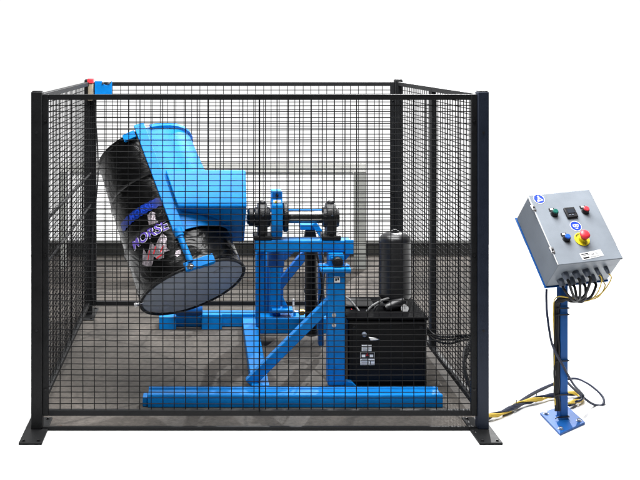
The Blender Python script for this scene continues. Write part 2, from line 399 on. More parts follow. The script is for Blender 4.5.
# wrapped stripes and lettering
def strip(t0, t1, a0, a1, r, name, m_, parent, ripple=0, nn=40):
    s = MB(); A = []; 
    for k in range(nn + 1):
        th = a0 + (a1 - a0) * k / nn; rp = ripple * math.sin(k * 1.7)
        A.append([s.bm.verts.new(dp(t0 + rp, th, r)), s.bm.verts.new(dp(t1 + rp * .6, th, r)), s.bm.verts.new(dp(t1 + rp * .6, th, r + .0015)), s.bm.verts.new(dp(t0 + rp, th, r + .0015))])
    for a, c in zip(A, A[1:]):
        for k in range(4): s.bm.faces.new((a[k], a[(k + 1) % 4], c[(k + 1) % 4], c[k]))
    s.bm.faces.new(A[0]); s.bm.faces.new(A[-1][::-1])
    return s.build(name, m_, parent)
strip(.350, .398, 94, 158, RD + .0035, 'blue_band', 'stripe', drum, .003)
def text_mesh(txt, size, offset=0, extrude=0, bold=True, spacing=1.0):
    cu = bpy.data.curves.new('t', 'FONT'); cu.body = txt; cu.size = size; cu.offset = offset; cu.align_x = 'CENTER'; cu.resolution_u = 4; cu.space_character = spacing
    ob = bpy.data.objects.new('t', cu); col.objects.link(ob); bpy.context.view_layer.update()
    me = bpy.data.meshes.new_from_object(ob.evaluated_get(bpy.context.evaluated_depsgraph_get()))
    bpy.data.objects.remove(ob); bpy.data.curves.remove(cu)
    return me
def text_on(txt, size, fn, name, m_, parent, offset=0, subdiv=False, spacing=1.0):
    me = text_mesh(txt, size, offset, spacing=spacing); bm = bmesh.new(); bm.from_mesh(me); bpy.data.meshes.remove(me)
    if subdiv:
        bmesh.ops.triangulate(bm, faces=bm.faces)
        for _ in range(3):
            es = [e for e in bm.edges if e.calc_length() > .016]
            if es: bmesh.ops.subdivide_edges(bm, edges=es, cuts=1); bmesh.ops.triangulate(bm, faces=bm.faces)
    for v in bm.verts: v.co = fn(v.co.x, v.co.y)
    q = MB(); q.bm.free(); q.bm = bm
    return q.build(name, m_, parent)
def on_drum(t0, th0, r): return lambda x, y: dp(t0 + y, th0 - math.degrees(x / RD), r)
text_on('MORSE', .070, on_drum(.222, 123, RD + .0045), 'lettering_outline', 'white', drum, .0036, True, 1.02)
text_on('MORSE', .070, on_drum(.222, 123, RD + .0062), 'lettering', 'purple', drum, .0012, True, 1.02)
text_on('MORSE', .04, on_drum(.362, 122, RD + .0062), 'band_lettering', 'signblue', drum, .001, True, 1.25)
def patch(poly, r, name, m_):
    s = MB(); A = [s.bm.verts.new(dp(t_, th, r)) for th, t_ in poly]; s.bm.faces.new(A)
    bmesh.ops.triangulate(s.bm, faces=s.bm.faces)
    for _ in range(3):
        es = [e for e in s.bm.edges if e.calc_length() > .018]
        if es: bmesh.ops.subdivide_edges(s.bm, edges=es, cuts=1); bmesh.ops.triangulate(s.bm, faces=s.bm.faces)
    for v in s.bm.verts:
        d = v.co - DC; h = d.dot(DA); rad = (d - DA * h).normalized(); v.co = DC + DA * h + rad * r * (1 - .10 * h)
    return s.build(name, m_, drum)
# foil emblem under the lettering, drawn in jagged strokes with red edges
E1 = [(141, .13), (137, .168), (133, .195), (131, .158), (126, .18), (122, .205), (119, .17), (113, .195), (107, .215), (104, .185), (108, .14), (106, .115), (112, .12), (114, .095), (120, .10), (124, .128), (127, .105), (131, .088), (136, .105)]
patch(E1, RD + .0045, 'foil_emblem', 'silver')
E2 = [[(133, .125), (132, .125), (126, .165), (127, .167)], [(124, .14), (122.5, .138), (118, .165), (119, .168)], [(116, .13), (114.5, .128), (110, .15), (111, .155)], [(122, .108), (121, .115), (114, .118), (115, .111)]]
for e in E2: patch(e, RD + .006, 'red_stroke', 'redink')
patch([(118, .285), (116, .335), (111, .345), (107, .33), (109, .30), (107, .275), (113, .278)], RD + .004, 'glint_patch', 'silver')  # highlight on the wrap, painted as a bright patch
patch([(103, .085), (100, .10), (95, .10), (97, .075), (101, .07)], RD + .004, 'glint_patch', 'silver')  # smaller painted glint near the closing ring

# ------------------------------------------------------------------ drum rotator
rot = thing('drum_rotator', 'bright blue steel drum rotator with holder, shaft and braced frame', 'machine', (.2, .9, 0))
# holder: half shell hugging the drum
holder = MB(); RS = .279; TH = .006
A = []
for k in range(41):
    th = 91 - 126 * k / 40
    A.append([holder.bm.verts.new(dp(t_, th, r)) for t_, r in ((.185, RS), (.79, RS), (.79, RS + TH), (.185, RS + TH))])
for a, c in zip(A, A[1:]):
    for k in range(4): holder.bm.faces.new((a[k], a[(k + 1) % 4], c[(k + 1) % 4], c[k]))
holder.bm.faces.new(A[0]); holder.bm.faces.new(A[-1][::-1])
hold = holder.build('drum_holder', 'blue', rot, .001)
# flared rim lip at the top of the shell
s = MB(); A = []
for k in range(9):
    th = 80 - 95 * k / 8
    A.append([s.bm.verts.new(dp(t_, th, r)) for t_, r in ((.772, RS + TH + .001), (.782, RS + .020), (.80, RS + .020), (.80, RS + TH + .001))])
for a, c in zip(A, A[1:]):
    for k in range(4): s.bm.faces.new((a[k], a[(k + 1) % 4], c[(k + 1) % 4], c[k]))
s.bm.faces.new(A[0]); s.bm.faces.new(A[-1][::-1]); s.build('rim_lip', 'blue', hold, .001)
# long strap bar along the front of the drum
def bar(t0, t1, th, r0, r1_, wdt, b_=MB):
    s = MB(); tang = (dp(0, th + 1, 1) - dp(0, th - 1, 1)).normalized()
    v = [s.bm.verts.new(dp(t_, th, r) + tang * w_) for t_ in (t0, t1) for r, w_ in ((r0, -wdt / 2), (r0, wdt / 2), (r1_, wdt / 2), (r1_, -wdt / 2))]
    for f in ((3, 2, 1, 0), (4, 5, 6, 7), (0, 1, 5, 4), (1, 2, 6, 5), (2, 3, 7, 6), (3, 0, 4, 7)): s.bm.faces.new([v[i] for i in f])
    return s
bar(.165, .815, 91, RS + .0075, RS + .030, .054).build('strap_bar', 'blue', hold, .003)
s = MB(); A = []
for k in range(7):
    th = 98 + 14 * k / 6
    A.append([s.bm.verts.new(dp(t_, th, r)) for t_, r in ((.755, RS), (.755, RS + .018), (.795, RS + .018), (.795, RS))])
for a, c in zip(A, A[1:]):
    for k in range(4): s.bm.faces.new((a[k], a[(k + 1) % 4], c[(k + 1) % 4], c[k]))
s.bm.faces.new(A[0]); s.bm.faces.new(A[-1][::-1]); s.build('clamp_pad', 'blue', hold, .002)
MB().cyl(dp(.175, 92, RS + .022), dp(.008, 91, RS + .022), .015).lathe(dp(.19, 92, RS + .022), dp(.15, 92, RS + .022), [(0, .024), (1, .021)], 20).build('clamp_rod', 'blue', hold, .001)
s = MB()
tg = (dp(0, 89, 1) - dp(0, 91, 1)).normalized(); o_ = dp(-.006, 92, RS + .018)
s.beam(o_ - tg * .03, o_ + tg * .115, .02, .045, DA); s.beam(o_ + tg * .03 - DA * .012, o_ + tg * .11 - DA * .012, .012, .03, DA)
s.build('clamp_foot', 'blue', hold, .004)
MB().bolt(o_ - DA * .008 + RF * .012 - tg * .004, -DA + RF * 1.2, .011, .012).build('clamp_bolt', 'zinc', hold)
# box beam joining holder and shaft
sec = [(.345, .946), (.352, .968), (.49, 1.106), (.80, 1.03), (.84, .85), (.70, .715), (.66, .722)]
s = MB(); s.prism([(-.205, y, z) for y, z in sec], (.40, 0, 0))
for v in s.bm.verts:
    if v.co.x < 0: v.co.x = -.204 + (1.112 - v.co.z) * .42      # left end cut to follow the strap bar
s.build('holder_box', 'blue', hold, .006)
# shaft, bearings
SY, SZ = .55, at(0, 217, .55).z
X = lambda px, Y=.55: at(px, 0, Y).x
Z = lambda py, Y=.55: at(0, py, Y).z
MB().cyl((X(246.5), SY, SZ), (X(336), SY, SZ), .028, seg=40).lathe((X(287.5), SY, SZ), (X(322), SY, SZ), [(0, .029), (.03, .031), (.97, .031), (1, .029)], 40).build('shaft', 'steel', rot)
s = MB(); s.lathe((X(247.2), SY, SZ), (X(254), SY, SZ), [(0, .03), (.3, .045), (1, .045)], 32); s.lathe((X(283), SY, SZ), (X(287.5), SY, SZ), [(0, .068), (.15, .073), (.85, .073), (1, .068)], 48)
s.lathe((X(278), SY, SZ), (X(283), SY, SZ), [(0, .04), (1, .04)], 32)
s.build('shaft_collar', 'iron', rot, .001)
zb1_ = at(0, 240.3, .5).z
def pillow(x0, x1, name='pillow_block'):
    s = MB(); xm = (x0 + x1) / 2; wd = x1 - x0; zb = zb1_
    pts = []
    for k in range(13): a = -20 + 220 * k / 12; pts.append((math.cos(math.radians(a)) * .067, SZ + math.sin(math.radians(a)) * .067 + .004))
    pts = [(.062, SZ - .03), (.05, zb + .034), (.05, zb + .001), (-.05, zb + .001), (-.05, zb + .034), (-.062, SZ - .03)] + [(a, b_) for a, b_ in pts[::-1]]
    s.prism([(x0 + wd * .2, SY + a, b_) for a, b_ in pts], (wd * .6, 0, 0))
    s.box(x0 - .006, x1 + .006, SY - .052, SY + .052, zb + .001, zb + .022)
    s.lathe((x0, SY, SZ), (x1, SY, SZ), [(0, .048), (.2, .052), (.8, .052), (1, .048)], 32)
    s.lathe((xm, SY, SZ + .06), (xm, SY, SZ + .083), [(0, .02), (.7, .018), (1, .012)], 14)
    o = s.build(name, 'iron', rot, .003)
    b2 = MB()
    for yy in (SY - .04, SY + .04): b2.bolt((xm, yy, zb + .022), (0, 0, 1), .011, .012)
    b2.build('bearing_bolts', 'iron', o)
    MB().lathe((xm, SY - .07, SZ + .02), (xm, SY - .086, SZ + .024), [(0, .005), (.5, .006), (1, .003)], 10).build('grease_fitting', 'zinc', o)
    return o
pillow(X(254.5), X(270)); pillow(X(322.5), X(338.5))
# upright crank arm (guard) on the shaft
s = MB(); pts = []
for k in range(15): a = 180 + 180 * k / 14; pts.append((SY + math.cos(math.radians(a)) * .072, SZ - .02 + math.sin(math.radians(a)) * .085))
pts += [(SY + .066, SZ + .075), (SY + .045, SZ + .09), (SY + .04, SZ + .135), (SY - .04, SZ + .135), (SY - .045, SZ + .09), (SY - .068, SZ + .07)]
s.prism([(X(271), y, z) for y, z in pts], (X(281.8) - X(271), 0, 0)); arm = s.build('crank_arm', 'blue', rot, .006)
s = MB().box(X(272), X(281), SY - .0445, SY - .0425, SZ + .10, SZ + .128); s.build('arm_cover', 'stand_blue', arm)
MB().bolt((X(276.4), SY - .045, SZ + .115), (0, -1, 0), .005).build('arm_bolt', 'iron', arm)
x0_, x1_ = X(272.4), X(280); MB().box(x0_, x1_, SY - .0605, SY - .0585, SZ + .074, SZ + .094).build('warning_sticker', 'white', arm)
MB().prism([(x0_ + .004, SY - .0612, SZ + .077), (x0_ + .022, SY - .0612, SZ + .077), (x0_ + .013, SY - .0612, SZ + .091)], (0, .0005, 0)).build('warning_triangle', 'yellow', arm)
MB().box(X(250, .72), X(326, .72), .70, .72, at(0, 212.4, .71).z, at(0, 209, .71).z).build('tie_bar', 'blue', rot, .002)
# bearing beam
zb0, zb1 = at(0, 252.3, .5).z, at(0, 240.3, .5).z
MB().box(at(255, 0, .5).x, at(351, 0, .5).x, .5, .60, zb0, zb1).build('bearing_beam', 'blue', rot, .006)
MB().box(at(345, 0, .49).x, at(353.5, 0, .49).x, .488, .497, at(0, 254, .49).z, at(0, 240, .49).z).build('beam_end_plate', 'blue', rot, .002)
# right-hand column with flange and round cover
cx0, cx1 = at(328, 0, .42).x, at(345.5, 0, .42).x
MB().box(cx0, cx1, .42, .50, .062, at(0, 272.5, .42).z).build('column', 'blue', rot, .006)
MB().box(at(321, 0, .415).x, at(351, 0, .415).x, .405, .54, at(0, 273, .415).z, at(0, 268.3, .415).z).build('column_flange', 'blue', rot, .004)
MB().box(at(329, 0, .46).x, at(344, 0, .46).x, .45, .56, at(0, 268.5, .46).z + .001, zb0 - .001).build('column_head', 'blue', rot, .005)
MB().prism([at(344, 254, .5), at(351, 254, .5), at(344, 262, .5)], (0, .012, 0)).build('gusset', 'blue', rot, .001)
c_ = at(337.5, 262, .45); MB().lathe(c_, c_ + Vector((0, -.022, 0)), [(0, .027), (.8, .0265), (1, .022)], 32).build('round_cover', 'iron', rot)
s = MB()
for fx in (324, 348): q = at(fx, 268, .44); s.bolt((q.x, .44, at(0, 268.3, .415).z), (0, 0, 1), .008, .009)
s.bolt(at(332, 258, .45), (0, -1, 0), .006); s.build('flange_bolts', 'blue', rot)
c_ = at(337, 279.5, .42); tg_ = MB().box(c_.x - .014, c_.x + .014, .4175, .4195, c_.z - .014, c_.z + .014).build('serial_tag', 'white', rot)
MB().box(c_.x - .009, c_.x - .001, .4165, .4172, c_.z - .007, c_.z + .006).box(c_.x + .002, c_.x + .009, .4165, .4172, c_.z - .003, c_.z + .008).build('tag_print', 'ink', tg_)
s = MB()
for py in (315, 325): s.bolt(at(334, py, .42), (0, -1, 0), .007, .006)
s.build('column_bolts', 'zinc', rot)
# front diagonal brace
p0, p1 = at(249, 383, .46), at(331, 301, .46)
MB().beam(p0 - (p1 - p0) * .0, p1, .05, .048, (0, 1, 0)).build('diagonal_brace', 'blue', rot, .004)
# bottom frame
def ground_rail(xa, xb, Yf, depth, hgt, name='base_rail'):
    A = at(xa, 0, Yf).x; B = at(xb, 0, Yf).x
    s = MB(); prof = [(Yf, .006), (Yf, hgt - .006), (Yf + .004, hgt), (Yf + .022, hgt), (Yf + .026, hgt - .008), (Yf + depth - .026, hgt - .008), (Yf + depth - .022, hgt), (Yf + depth, hgt), (Yf + depth, .006)]
    s.prism([(A, y, z) for y, z in prof], (B - A, 0, 0)); return s.build(name, 'blue', rot, .003)
ground_rail(147.5, 443, .285, .125, .066)
MB().box(at(142.5, 0, .29).x, at(147, 0, .29).x, .295, .36, .006, .05).build('rail_end_tab', 'blue', rot, .003)
MB().prism([at(345.5, 388.5, .42) , at(358, 388.5, .42) + Vector((0, 0, -.0)), at(352, 382, .42), at(345.5, 381, .42)], (0, .03, 0)).build('column_foot', 'blue', rot, .003)
MB().box(.222, .308, .412, 1.66, .006, .07).build('side_rail', 'blue', rot, .004)
MB().box(.90, .98, .88, 1.66, .006, .06).build('side_rail', 'blue', rot, .004)
Yr = 1.665
MB().box(at(159, 0, Yr).x, at(327, 0, Yr).x + .25, Yr, Yr + .09, .006, .085).build('rear_rail', 'blue', rot, .004)
for xa, xb, h_ in ((159, 176, .085), (201.5, 222, .10)):
    MB().box(at(xa, 0, Yr - .06).x, at(xb, 0, Yr - .06).x, Yr - .07, Yr - .002, .006, h_).build('rear_foot', 'blue', rot, .004)
c_ = at(188.5, 309, 1.6); MB().lathe(c_ - Vector((.085, 0, 0)), c_ + Vector((.085, 0, 0)), [(0, .03), (.12, .042), (.88, .042), (1, .03)], 24).build('stop_roller', 'stand_blue', rot)
# rear columns, cross beam
for xa, xb, Yc in ((256, 267, 1.43), (270, 280.5, 1.30)):
    MB().box(at(xa, 0, Yc).x, at(xb, 0, Yc).x, Yc, Yc + .08, .071 if xa < 260 else .125, at(0, 246, Yc).z - .002).build('rear_column', 'blue', rot, .004)
    MB().beam((at((xa + xb) / 2, 0, Yc).x, Yc + .03, at(0, 246, Yc).z - .02), (at((xa + xb) / 2, 0, .62).x, .58, zb0 + .012), .05, .02).build('head_brace', 'blue', rot, .004)
A = at(260, 318, 1.25); B = at(327, 334, 1.25)
cb = MB().box(A.x, B.x, 1.25, 1.36, B.z, A.z).build('cross_beam', 'blue', rot, .006)
A2 = at(272, 309.5, 1.27); B2 = at(293, 313, 1.27); MB().box(A2.x, B2.x, 1.262, 1.35, B2.z, A2.z).build('pivot_plate', 'blue', cb, .003)
MB().prism([at(282.5, 309, 1.3), at(289, 309, 1.3), at(282.5, 296, 1.3)], (0, .012, 0)).build('gusset', 'blue', cb, .001)
s = MB()
for px in (276, 295): s.bolt(at(px, 318, 1.28) + Vector((0, .02, 0)), (0, 0, 1), .008, .03)
s.build('beam_bolts', 'blue', cb)
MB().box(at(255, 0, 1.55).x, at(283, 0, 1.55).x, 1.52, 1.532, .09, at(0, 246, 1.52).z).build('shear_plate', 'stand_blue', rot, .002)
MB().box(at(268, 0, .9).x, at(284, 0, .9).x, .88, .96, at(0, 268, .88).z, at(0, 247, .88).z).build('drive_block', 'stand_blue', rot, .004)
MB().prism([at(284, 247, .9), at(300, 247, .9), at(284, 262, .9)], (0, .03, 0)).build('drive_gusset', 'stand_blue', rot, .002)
# diagonal in deeper blue standing in for shade, and lift cylinder behind the beam
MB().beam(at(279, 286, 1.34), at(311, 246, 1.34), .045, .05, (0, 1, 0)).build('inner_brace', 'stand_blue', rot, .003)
cy = MB().cyl(at(311, 335, 1.0), at(311, 246, 1.0), .033, seg=28).cyl(at(311, 247, 1.0), at(311, 236, 1.0), .016).build('lift_cylinder', 'unitblack', rot)
s = MB()
for py in (252, 290, 332): s.lathe(at(311, py + 2, 1.0), at(311, py - 2, 1.0), [(0, .038), (1, .038)], 28)
s.build('cylinder_collar', 'iron', cy)
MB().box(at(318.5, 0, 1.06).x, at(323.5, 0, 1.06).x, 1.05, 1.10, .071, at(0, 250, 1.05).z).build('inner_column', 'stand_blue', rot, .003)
A = at(300, 224, .86); B = at(317.5, 229.5, .86); MB().box(A.x, B.x, .84, .92, B.z, A.z).build('clevis_plate', 'blue', rot, .003)
MB().prism([at(306, 229.8, .87), at(315, 229.8, .87), at(317.5, 241, .87), at(303.5, 241, .87)], (0, .04, 0)).build('clevis', 'iron', rot, .003)
MB().beam(at(313.5, 223, .84), at(326, 241, .84), .03, .03, (0, 1, 0)).build('clevis_link', 'blue', rot, .003)
# small fittings
MB().tube([at(293.5, 299, 1.22), at(293.5, 308, 1.22), at(294.3, 311.2, 1.22), at(298, 312, 1.22)], .0055).build('white_elbow', 'white', rot)
s = MB().lathe(at(298.5, 312.3, 1.22), at(311, 311.8, 1.22), [(0, .010), (.1, .018), (.42, .018), (.45, .012), (.55, .012), (.58, .018), (.92, .018), (1, .010)], 12); s.build('brass_fitting', 'brass', rot)
MB().tube([at(311, 311.8, 1.22), at(322, 308, 1.2), at(338, 302, 1.1), at(352, 303, .95), at(358, 309, .8)], .006).build('hydraulic_hose', 'rubber', rot)
MB().tube([at(316, 250, .95), at(318.5, 262, .93), at(321, 275, .93), at(322, 290, .95), at(319, 306, 1.0)], .006).build('hydraulic_hose', 'rubber', rot)
MB().tube([at(320, 245, .78), at(323, 258, .80), at(324.5, 272, .85), at(323, 290, .9), at(326, 306, 1.0)], .005).build('hydraulic_hose', 'greycable', rot)

# ------------------------------------------------------------------ hydraulic power unit
hpu = thing('hydraulic_power_unit', 'black cabinet power unit with an upright charcoal tank on top', 'power unit', (.88, .62, 0))
xa, xb = at(348, 0, .45).x, at(427, 0, .45).x; zt = at(0, 320, .45).z
cab = MB().box(xa, xb, .45, .86, .0, zt).build('cabinet', 'unitblack', hpu, .008)
for v in cab.data.vertices:
    if v.co.z < .01: v.co.z = .0055
MB().box(xa - .006, xb + .006, .444, .866, zt + .0005, zt + .012).build('cabinet_lid', 'matteblack', hpu, .003)
def label(xa_, ya_, xb_, yb_, Y, rows, name='data_plate', red=False):
    A = at(xa_, ya_, Y); B = at(xb_, yb_, Y); o = MB().box(A.x, B.x, Y - .0025, Y - .0005, B.z, A.z).build(name, 'white', hpu)
    s = MB(); W_ = B.x - A.x; H_ = A.z - B.z
    for u0, u1, v0, v1 in rows: s.box(A.x + W_ * u0, A.x + W_ * u1, Y - .0032, Y - .0026, A.z - H_ * v1, A.z - H_ * v0)
    s.build('plate_print', 'ink', o)
    if red:
        MB().prism([(A.x + W_ * .40, Y - .0038, A.z - H_ * .30), (A.x + W_ * .60, Y - .0038, A.z - H_ * .30), (A.x + W_ * .5, Y - .0038, A.z - H_ * .04)], (0, .0005, 0)).build('red_triangle', 'redink', o)
label(361.7, 344.8, 371.5, 351, .445, [(.1, .9, .2, .3), (.1, .8, .45, .5), (.1, .9, .62, .68), (.1, .6, .8, .86)])
label(360.2, 351.8, 374.5, 364.8, .445, [(0.02, .98, .04, .2), (.02, .1, .2, .4), (.35, .66, .2, .4), (.9, .98, .2, .4), (.02, .98, .4, .5), (.1, .5, .56, .59), (.02, .98, .64, .71), (.68, .74, .71, .98), (.08, .6, .8, .83), (.08, .5, .9, .93)], red=True)
s = MB(); p0 = at(368, 336, .45); p1 = at(379.5, 338.8, .45)
MB().prism([(p0.x, .43, p0.z), (p0.x + .03, .43, p0.z - .004), (p1.x, .43, p1.z + .002), (p1.x - .006, .43, p1.z), (p0.x + .01, .43, p0.z - .018)], (0, .012, 0)).build('latch_handle', 'zinc', hpu, .002)
c_ = at(364, 334, .45); MB().lathe(c_, c_ + Vector((0, -.02, 0)), [(0, .012), (.7, .012), (1, .008)], 16).build('lock_knob', 'gland', hpu)
c_ = at(351.3, 311.3, .62); MB().lathe((c_.x, .62, c_.z), (c_.x, .595, c_.z), [(0, .014), (.8, .014), (1, .01)], 16).build('red_knob', 'red', hpu)
bx = at(351, 0, .65).x; MB().box(bx - .035, bx + .12, .622, .78, zt + .0125, at(0, 306, .62).z).build('valve_block', 'unitblack', hpu, .005)
s = MB(); cp = MB().box(xa + .02, xb - .02, .446, .4495, .03, zt - .02).build('front_panel', 'unitblack', hpu, .002)
for bx in (xa + .03, xb - .03):
    for bz in (.045, zt - .035): s.bolt((bx, .446, bz), (0, -1, 0), .006, .004)
s.build('clamp_bolts', 'iron', cp)
# tank
TX, TY = at(395, 0, .68).x, .68
zT, zB = at(0, 232, TY).z, at(0, 301, TY).z; rT = 15.6 * (TY - CAMY) / FPX
pr = []
H = zT - zB
for k in range(7): a = k / 6 * PI / 2; pr.append((.09 * (1 - math.cos(a)), rT * (.35 + .65 * math.sin(a))))
pr += [(.105, rT * 1.0), (.12, rT * 1.012), (.135, rT), (.86, rT), (.872, rT * 1.012), (.885, rT)]
for k in range(1, 8): a = k / 7 * PI / 2; pr.append((.885 + .115 * math.sin(a), rT * (.22 + .78 * math.cos(a))))
tk = MB().lathe((TX, TY, zB), (TX, TY, zT), pr, 48).build('tank', 'tank', hpu)
MB().lathe((TX, TY, zT - .004), (TX, TY, zT + .014), [(0, .022), (.6, .02), (.62, .012), (1, .010)], 12).build('tank_plug', 'iron', tk)
MB().lathe((TX - .004, TY, zt + .012), (TX, TY, zB + .012), [(0, .075), (.16, .075), (.18, .05), (.4, .058), (.8, .062), (1, .05)], 24).build('tank_pedestal', 'iron', hpu, .001)
s = MB()
for k in range(6): a = k * PI / 3 + .3; s.cyl((TX + math.cos(a) * .064, TY + math.sin(a) * .064, zt + .03), (TX + math.cos(a) * .06, TY + math.sin(a) * .06, zB + .03), .006, seg=8)
s.build('tie_rods', 'tank', hpu)
MB().lathe((TX + .03, TY - .07, zt + .05), (TX - .07, TY - .10, zt + .02), [(0, .025), (.5, .03), (1, .02)], 16).build('pump_body', 'tank', hpu, .001)
c_ = at(404.6, 308.3, .57); gg = MB().lathe((c_.x, .59, c_.z), (c_.x, .565, c_.z), [(0, .021), (.9, .022), (1, .020)], 32).build('pressure_gauge', 'iron', hpu)
MB().lathe((c_.x, .5648, c_.z), (c_.x, .5635, c_.z), [(0, .019), (1, .019)], 32).build('gauge_face', 'white', gg)
MB().box(c_.x - .001, c_.x + .001, .562, .563, c_.z - .002, c_.z + .011).build('gauge_needle', 'ink', gg)
MB().cyl(at(402.5, 310, .58), at(399.3, 313, .58), .006, seg=10).build('gauge_fitting', 'brass', hpu)
MB().tube([at(399.3, 313, .58), at(398, 315, .57), at(399.5, 319, .55), at(401.5, 323, .53)], .005).build('gauge_pipe', 'zinc', hpu)
MB().tube([at(345.5, 297, .7), at(350, 300, .66), at(356, 307, .6), at(361, 314, .57), at(364, 319, .56)], .0055).build('hose', 'greycable', hpu)
MB().tube([at(390, 298, .62), at(381, 301, .6), at(371, 307, .58), at(366, 313, .57), at(364, 319, .56)], .0065).build('hose', 'greycable', hpu)
MB().tube([at(386, 305, .6), at(377, 306, .56), at(374, 312, .55), at(377, 319, .55)], .006).build('hose', 'rubber', hpu)

# cables running through the right-hand side of the cage
q = thing('machine_cables', 'three black cables sagging from the power unit to the right cage side', 'cables', (1.15, .7, 0))
for k, dy in enumerate((0, 2.2, 5)):
    MB().tube([(xb - .05, .8, .30 - k * .02), (xb + .0, .86, .33 - k * .02), at(432, 333 + dy, .85), at(448, 337 + dy * 1.3, .72), at(462, 335.5 + dy, .55), at(472, 337 + dy, .40), (1.222, .30, .25 - k * .03), (1.232, .22, .12), (1.236, .16, .05 + k * .01)], .0055).build('cable', 'rubber', q)

# ------------------------------------------------------------------ control station
cs = thing('control_station', 'grey control box with buttons tilted on a blue pedestal post', 'control panel', (1.63, .13, 0))
FC = [ground(540, 415), ground(560, 436), ground(585, 424.5), ground(566, 407)]
pl = MB().prism([v + Vector((0, 0, .001)) for v in FC], (0, 0, .010)).build('base_plate', 'stand_blue', cs, .001)
cen = sum(FC, Vector()) / 4; s = MB()
for v in FC: q = v.lerp(cen, .27); s.bolt((q.x, q.y, .011), (0, 0, 1), .0085, .008)
s.build('anchor_bolts', 'zinc', pl)
E1v, E2v, E3v = Vector((.9871, .1468, .0665)).normalized(), Vector((.1485, -.6676, -.729)).normalized(), Vector((-.0631, .7298, -.6806)).normalized()
BA = Vector((1.4928, .1921, 1.0246)); BW, BH, BD = .306, .372, .19
def F(u, v, w_=0): return BA + E1v * u + E2v * v + E3v * w_       # w_ < 0 is out of the door
RB = Matrix((E1v, E2v, E3v)).transposed().to_4x4(); RB.translation = BA
rz = Matrix.Rotation(math.radians(8.5), 4, 'Z'); rz.translation = (cen.x, cen.y + .005, 0)
ps = .019
MB().box(-ps, ps, -ps, ps, .0115, .70, rz).build('pedestal_post', 'stand_blue', cs, .004)
MB().lathe((cen.x, cen.y + .005, .0115), (cen.x, cen.y + .005, .017), [(0, .034), (1, .027)], 4).build('weld_bead', 'stand_blue', cs)
MB().box(-.003, BW + .003, -.002, BH + .004, BD + .001, BD + .006, RB).build('back_plate', 'stand_blue', cs, .001)
MB().box(.09, .19, BH - .12, BH - .01, BD + .0095, BD + .03, RB).build('tilt_bracket', 'stand_blue', cs, .003)
bxo = MB().box(.003, BW - .003, .003, BH - .003, .0135, BD, RB).build('enclosure', 'grey', cs, .003)
door = MB().box(0, BW, 0, BH, 0, .0125, RB).build('door', 'grey', cs, .0035)
def disc(u, v, r, w0, w1, name, m_, parent, r2=None, seg=32, prof=None):
    return MB().lathe(F(u, v, w0), F(u, v, w1), prof or [(0, r), (1, r if r2 is None else r2)], seg).build(name, m_, parent)
for v in (.0722, .2964):
    l = MB().box(-.012, .009, v - .017, v + .017, -.006, .004, RB).build('door_latch', 'zinc', cs, .005)
    disc(-.001, v, .0045, -.0062, -.0085, 'latch_screw', 'iron', l)
MB().box(-.0015, -.0002, .004, BH - .004, .0, .006, RB).build('door_seal', 'white', door)
# push buttons
for u, v, mm, lab in ((.0831, .1136, 'green', 'green push button'), (.2342, .1159, 'red', 'red push button'), (.0862, .248, 'bluebtn', 'blue push button')):
    bt = disc(u, v, .0165, -.0005, -.02, 'push_button', 'ink', cs, prof=[(0, .0175), (.15, .0175), (.2, .0155), (.9, .015), (1, .0135)]); bt['label'] = lab
    disc(u, v, .0125, -.0195, -.028, 'button_cap', mm, bt, prof=[(0, .0125), (.75, .0122), (1, .010)])
    lp = MB().box(u - .016, u + .010, v - .030, v - .015, -.005, -.0005, RB).build('legend_holder', 'ink', bt, .001)
    MB().box(u - .011, u + .003, v - .027, v - .019, -.0066, -.0055, RB).build('legend_plate', 'white', lp)
# meter
mt = MB().box(.1606 - .026, .1606 + .026, .1187 - .027, .1187 + .027, -.012, -.0005, RB).build('panel_meter', 'ink', cs, .003)
MB().box(.1606 - .016, .1606 + .018, .1187 - .016, .1187 + .006, -.0145, -.0125, RB).build('meter_screen', 'screen', mt)
MB().box(.1606 - .016, .1606 - .008, .1187 + .012, .1187 + .017, -.0142, -.0125, RB).box(.1606 - .002, .1606 + .006, .1187 + .012, .1187 + .017, -.0142, -.0125, RB).build('meter_keys', 'gland', mt)
# emergency stop
es = disc(.1575, .258, .034, -.0005, -.004, 'emergency_stop', 'yellow', cs, seg=40)
disc(.1575, .258, .018, -.0045, -.02, 'stop_collar', 'yellow', es)
disc(.1575, .258, .013, -.02, -.034, 'stop_stem', 'red', es)
disc(.1575, .258, .022, -.032, -.052, 'stop_knob', 'red', es, prof=[(0, .017), (.2, .0215), (.6, .0225), (.85, .019), (1, .011)])
def flat_text(txt, size, u, v, w_, name, m_, parent, ang=0, arc=None):
    def fn(x, y):
        if arc:
            a = math.radians(ang) + x / arc; rr = arc + y
            return F(u + math.sin(a) * rr, v - math.cos(a) * rr, w_)
        return F(u + x, v - y, w_)
    return text_on(txt, size, fn, name, m_, parent, .0002)
flat_text('EMERGENCY', .0085, .1575, .258, -.0048, 'stop_lettering', 'ink', es, 0, .0245)
def fn_(x, y):
    a = x / .0295; rr = .0295 - y
    return F(.1575 + math.sin(a) * rr, .258 + math.cos(a) * rr, -.0048)
text_on('STOP', .0085, fn_, 'stop_lettering', 'ink', es, .0002)
